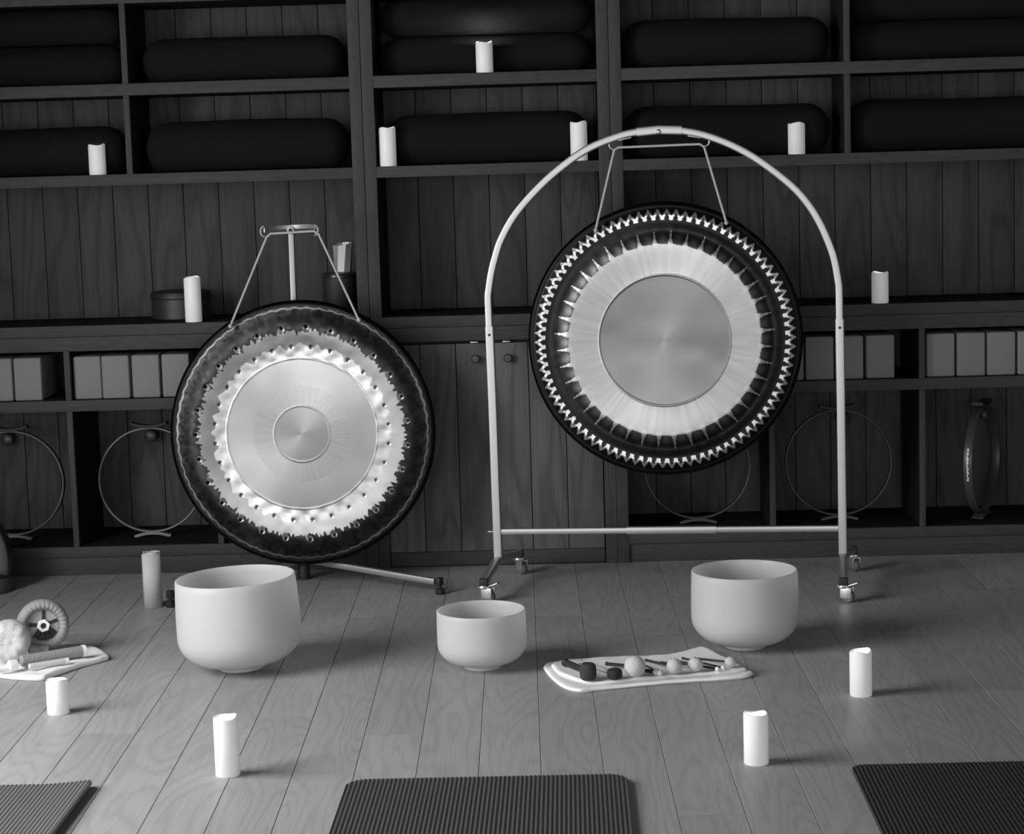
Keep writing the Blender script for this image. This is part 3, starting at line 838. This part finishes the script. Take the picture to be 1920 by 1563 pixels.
# ------------------------------------------------------------------ towels with mallets
def towel(pts, h, seed, wr=.004, rad=.012, zoff=0.0, inset=.012):
    """closed outline -> soft folded cloth body"""
    C = spline(list(pts)+[pts[0]], 10)[:-1]; n = len(C)
    c = sum((Vector(p) for p in C), Vector())/n
    rg = random.Random(seed); P = [rg.uniform(0, 6) for _ in range(8)]
    def wob(x, y): return wr*(.5*math.sin(23*x+P[0]+9*y) + .35*math.sin(41*y+P[1]-14*x) + .25*math.sin(67*x+31*y+P[2]))
    mb = MB(); bm = mb.bm; rings = []
    shape = [(1.0, 0.001, -.2), (1.0, .004, .0), (1.0, h*.5, .5), (1.0, h*.85, .1), (1.0, h, -.6)]
    def off(p, d):
        q = Vector(p)-c; L = q.length; return c + q*(1 + d/L)
    for s, z, o in shape:
        rings.append([bm.verts.new(tuple(off(p, o*inset*.5 - inset*.4))[:2] + (zoff + z + (max(0, wob(p.x, p.y)+wr)*(z/h)),)) for p in C])
    for f in (.93, .85, .74, .6, .45, .3, .16):
        rg_ = []
        for p in C:
            q = c + (Vector(p)-c)*f
            rg_.append(bm.verts.new((q.x, q.y, zoff + h + wob(q.x, q.y) + wr)))
        rings.append(rg_)
    for A, B in zip(rings, rings[1:]):
        for k in range(n):
            j = (k+1) % n; bm.faces.new((A[k], A[j], B[j], B[k]))
    ct = bm.verts.new((c.x, c.y, zoff + h + wob(c.x, c.y) + wr))
    for k in range(n): bm.faces.new((rings[-1][k], rings[-1][(k+1) % n], ct))
    bm.faces.new(rings[0][::-1])
    return mb
tr = thing('towel', 'folded white towel carrying a row of mallets, centre right floor', 'towel', (.19, -1.67, 0), 0, 'folded towels on the floor')
def shift(pts, o): return [(x-o[0], y-o[1], 0) for x, y in pts]
RT = [(-.108, -1.600), (-.098, -1.555), (-.055, -1.538), (.05, -1.533), (.16, -1.520), (.26, -1.508), (.335, -1.470), (.372, -1.425), (.395, -1.435), (.44, -1.56), (.493, -1.70), (.490, -1.745), (.44, -1.775), (.30, -1.800), (.15, -1.835), (.04, -1.868), (-.01, -1.880), (-.055, -1.82), (-.09, -1.70)]
o = towel(shift(RT, tr.location), .010, 3, .002).build('towel_fold', M_TOWEL, tr, smooth=80)
RT2 = [(-.085, -1.620), (-.072, -1.578), (-.04, -1.556), (.05, -1.549), (.16, -1.536), (.26, -1.524), (.34, -1.488), (.374, -1.445), (.43, -1.575), (.475, -1.70), (.468, -1.728), (.40, -1.755), (.28, -1.782), (.15, -1.812), (.055, -1.835), (-.01, -1.80), (-.06, -1.72)]
o = towel(shift(RT2, tr.location), .009, 9, .0028, zoff=.0105).build('towel_fold', M_TOWEL, tr, smooth=80)
tl = thing('towel', 'white towel under the large mallets at left frame edge', 'towel', (-1.75, -1.42, 0), 0, 'folded towels on the floor')
LT = [(-2.05, -1.50), (-2.0, -1.30), (-1.85, -1.18), (-1.68, -1.150), (-1.58, -1.165), (-1.50, -1.235), (-1.44, -1.335), (-1.447, -1.375), (-1.50, -1.45), (-1.56, -1.565), (-1.585, -1.605), (-1.66, -1.590), (-1.74, -1.560), (-1.9, -1.56)]
towel(shift(LT, tl.location), .014, 5, .0035).build('towel_fold', M_TOWEL, tl, smooth=80)

ZR = .0235      # top of the right towel
def mallet(label, head, hr, tail, hrod=.004, hm=None, rm=None, kind='ball', squash=1.0, neck=None):
    hx, hy, hz = head
    t = thing('mallet', label, 'mallet', (hx, hy, hz-hr*squash), 0, 'mallets laid out on the towel')
    b = Vector((0, 0, hr*squash)); e = Vector(tail) - Vector((hx, hy, hz-hr*squash))
    d = (e-b).normalized()
    if kind == 'ball':
        MB().ball(b, hr, sz=squash, seg=28).build('mallet_head', hm or M_WHITE, t)
    else:                                         # drum-shaped head
        L = hr*squash
        MB().lathe([(0, -L), (hr*.7, -L), (hr*.95, -L*.75), (hr, -L*.3), (hr, L*.3), (hr*.95, L*.75), (hr*.7, L), (0, L)], 28, Matrix.Translation(b)).build('mallet_head', hm or M_DKF, t)
    s = b + d*hr*.8
    MB().tube([tuple(s), tuple(s.lerp(e, .5)), tuple(e)], hrod, 10).build('handle', rm or M_BLACK, t)
    MB().ball(e, hrod*1.35, seg=12).build('grip_end', rm or M_BLACK, t)
    return t
mallet('mallet with dark grey drum head and thick black handle, leftmost on the towel', (.024, -1.818, ZR+.0235), .0235, (-.040, -1.655, ZR+.011), .0095, M_DKF, M_BLACK, 'drum')
mallet('mallet with small black head and pale wooden handle, second from left', (.099, -1.815, ZR+.0145), .0215, (.003, -1.628, ZR+.006), .0055, mat('black_felt', .018, .85, bump=.3), M_WOODL, 'drum', .67)
mallet('mallet with the largest white ball head on the towel', (.157, -1.80, ZR+.0305), .0305, (.080, -1.655, ZR+.005), .0045, M_WHITE, M_BLACK)
mallet('mallet with white ball head just right of the largest ball', (.269, -1.775, ZR+.0225), .0225, (.195, -1.62, ZR+.004), .0035, M_WHITE, M_BLACK)
mallet('thin mallet with tiny white ball tip in front of the middle mallets', (.228, -1.800, ZR+.009), .009, (.186, -1.675, ZR+.004), .003, M_WHITE, M_BLACK)
mallet('mallet with soft oval white head, third ball from the right', (.330, -1.752, ZR+.020), .0225, (.238, -1.655, ZR+.004), .0035, mat('offwhite_felt', .6, .95, bump=.5), M_BLACK, squash=.88)
mallet('thin beater with white tip, left of the pair beside the right ball', (.392, -1.757, ZR+.007), .007, (.268, -1.622, ZR+.004), .003, M_NUT, M_BLACK)
mallet('thin beater with white tip, right of the pair beside the right ball', (.409, -1.744, ZR+.007), .007, (.302, -1.605, ZR+.004), .003, M_NUT, M_BLACK)
mallet('mallet with white ball head at the right end of the towel', (.432, -1.715, ZR+.016), .016, (.338, -1.610, ZR+.004), .003, M_WHITE, M_BLACK)
mallet('short stubby mallet with black knob end and white head, beside the largest ball', (.217, -1.786, ZR+.010), .010, (.180, -1.752, ZR+.0075), .0055, M_WHITE, M_BLACK)

ZL = .021
def ball_mallet():
    c = (-1.722, -1.42, ZL+.064)
    t = thing('ball_mallet', 'big white fabric ball mallet with puckered front at left frame edge', 'mallet', (c[0], c[1], ZL))
    def fn(v, a):
        return v
    # gathered cover: pucker faces the viewer (-Y, a little right)
    mb = MB(); prof = []
    n = 24
    for i in range(n+1):
        s = PI*i/n; prof.append((.064*math.sin(s), -.064*math.cos(s)))
    prof[0] = (0, -.050); prof[-1] = (0, .064)
    def pk(v, a):
        k = max(0, (-v.z-.015)/.049)
        dent = .022*k**5
        pl = 1 + .13*k**1.3*math.sin(6*a+.9*math.sin(2*a)) + .07*k*math.sin(11*a)
        return Vector((v.x*pl, v.y*pl, v.z + dent))
    q = Vector((.16, -1, .05)).normalized().to_track_quat('-Z', 'Y').to_matrix().to_4x4()
    mb.lathe(prof, 64, Matrix.Translation((0, 0, .064)) @ q, pk).build('mallet_head', M_WHITE, t, smooth=80)
    MB().tube([(.05, .028, .030), (.10, .052, .018)], .0135, 14).build('handle', M_GREYF, t)
    return t
ball_mallet()
def disc_mallet():
    t = thing('disc_mallet', 'large grey felt mallet head with white hex nut, standing on its rim', 'mallet', (-1.649, -1.30, 0.0215))
    R = .080
    q = Vector((.34, -1, .10)).normalized().to_track_quat('Z', 'Y').to_matrix().to_4x4()
    M = Matrix.Translation((0, 0, R+.002)) @ q
    prof = [(0, -.030), (R*.8, -.030), (R*.95, -.022), (R, -.006), (R*.99, .012), (R*.92, .026), (R*.80, .033), (R*.70, .030), (R*.63, .022), (R*.61, .010), (0, .008)]
    def pl(v, a):
        r = math.hypot(v.x, v.y)/R
        if v.z > .015 and r > .5:
            v = Vector((v.x, v.y, v.z + .0018*math.sin(30*a)*(1-abs(r-.72)/.3)))
        return v
    MB().lathe(prof, 136, M, pl).build('mallet_head', M_GREYF, t, smooth=70)
    MB().lathe([(0, .0085), (R*.605, .0085), (R*.59, .0125), (0, .0125)], 40, M).build('backing_disc', mat('mid_grey_disc', .33, .6), t)
    mb = MB()
    for a0, wd, ln in ((85, .0050, .58), (18, .0050, .56), (172, .0055, .54), (-42, .010, .57), (-70, .011, .57), (-98, .011, .57), (-125, .010, .56)):
        a = math.radians(a0)
        mb.box(.006, R*ln, -wd, wd, .013, .0165, .001, M @ Matrix.Rotation(a, 4, 'Z'))
    mb.build('star_bracket', M_BLACK, t)
    MB().lathe([(.0098, .0168), (.0205, .0168), (.0205, .027), (.0185, .0295), (.0105, .0295), (.0098, .027), (.0098, .0168)], 6, M @ Matrix.Rotation(.2, 4, 'Z')).build('hex_nut', M_NUT, t, smooth=20)
    MB().lathe([(0, .017), (.0094, .017), (.0094, .024), (0, .024)], 20, M).build('bolt', M_BLACK, t)
    d = q @ Vector((0, 0, -1))
    p = Vector((0, 0, R+.002))
    MB().tube([tuple(p + d*.028), tuple(p + d*.12 + Vector((0, 0, -.02))), tuple(p + d*.22 + Vector((0, 0, -.052)))], .011, 12).build('handle', M_WOODL, t)
    return t
disc_mallet()
def stick(name, label, a, b, r, m, endm=None, lip=.0):
    a, b = Vector(a), Vector(b); t = thing(name, label, 'stick', tuple(a))
    L = (b-a).length; q = (b-a).to_track_quat('Z', 'Y').to_matrix().to_4x4()
    MB().lathe([(0, .004), (r-.003, .004), (r, .0065), (r, L-.012), (0, L-.012)], 24, q).build('tube', m, t)
    MB().lathe([(r*.75, L-.0115), (r+lip, L-.0115), (r+lip, L), (r*.75, L), (r*.7, L-.004), (0, L-.005)], 24, q).build('end_ring', endm or M_NUT, t)
    return t
stick('padded_stick', 'thick grey padded stick with white end ring lying on the left towel', (-1.672, -1.505, ZL+.0185), (-1.502, -1.385, ZL+.0185), .0175, M_GREYF, M_NUT, .001)
stick('thin_stick', 'thin white stick lying in front of the grey padded stick', (-1.640, -1.540, ZL+.0095), (-1.534, -1.470, ZL+.0095), .0088, M_WHITE, M_NUT, 0)
def ferrule():
    t = thing('end_piece', 'small pale round end piece at the left end of the sticks', 'stick end', (-1.683, -1.545, ZL))
    q = Vector((.75, .55, 0)).normalized().to_track_quat('Z', 'Y').to_matrix().to_4x4()
    MB().lathe([(0, -.014), (.012, -.014), (.0165, -.010), (.0165, .010), (.0155, .014), (0, .014)], 24, Matrix.Translation((0, 0, .0165)) @ q).build('collar', M_NUT, t)
    MB().lathe([(0, -.046), (.008, -.046), (.0085, -.042), (.0085, -.0145), (0, -.0145)], 20, Matrix.Translation((0, 0, .0095)) @ q).build('stub', M_NUT, t)
ferrule()

# ------------------------------------------------------------------ upright roll and the vessel at the left edge
def roll():
    t = thing('card_roll', 'upright pale card roll with uneven top, on the floor left of the largest bowl', 'roll', (-1.452, -.580, 0))
    mb = MB(); bm = mb.bm; n = 110; cols = []
    for i in range(n+1):
        a = -PI*.75 + i/n*2*PI*1.85; r = .0345 - .0075*i/n
        h = .188 + .0035*math.sin(a*1.5) - .004*(i/n) + (.005 if i > n*.55 else 0)
        cols.append([bm.verts.new((r*math.cos(a), r*math.sin(a), z)) for z in (0.0005, h)])
    for A, B in zip(cols, cols[1:]): bm.faces.new((A[0], B[0], B[1], A[1]))
    o = mb.build('rolled_sheet', M_PAPER, t, smooth=60)
    sd = o.modifiers.new('thickness', 'SOLIDIFY'); sd.thickness = .0016; sd.offset = -1
    return t
roll()
def vessel():
    t = thing('vessel', 'dark round-shouldered vessel with pale side panel, cut by left frame edge', 'vessel', (-2.13, -.25, 0))
    MB().lathe([(0, 0), (.102, 0), (.106, .005), (.106, .045), (.100, .055), (0, .056)], 40).build('base', mat('dark_grey_base', .06, .6), t)
    MB().lathe([(.098, .0565), (.108, .09), (.110, .14), (.102, .19), (.084, .235), (.055, .272), (.02, .285), (0, .285)], 40).build('dome', M_BLACKG, t)
    mb = MB(); bm = mb.bm
    # pale panel let into the near right side
    pr = [(.104, .075), (.1105, .10), (.1125, .14), (.1055, .185), (.090, .225)]
    cols = []
    for k in range(9):
        a = math.radians(-62 + 44*k/8)
        cols.append([bm.verts.new((r*math.cos(a), r*math.sin(a), z - .02*(k/8) + .01)) for r, z in pr])
    for A, B in zip(cols, cols[1:]):
        for i in range(len(pr)-1): bm.faces.new((A[i], B[i], B[i+1], A[i+1]))
    o = mb.build('panel', mat('grey_panel', .18, .5), t)
    sd = o.modifiers.new('thickness', 'SOLIDIFY'); sd.thickness = .004; sd.offset = 0
vessel()
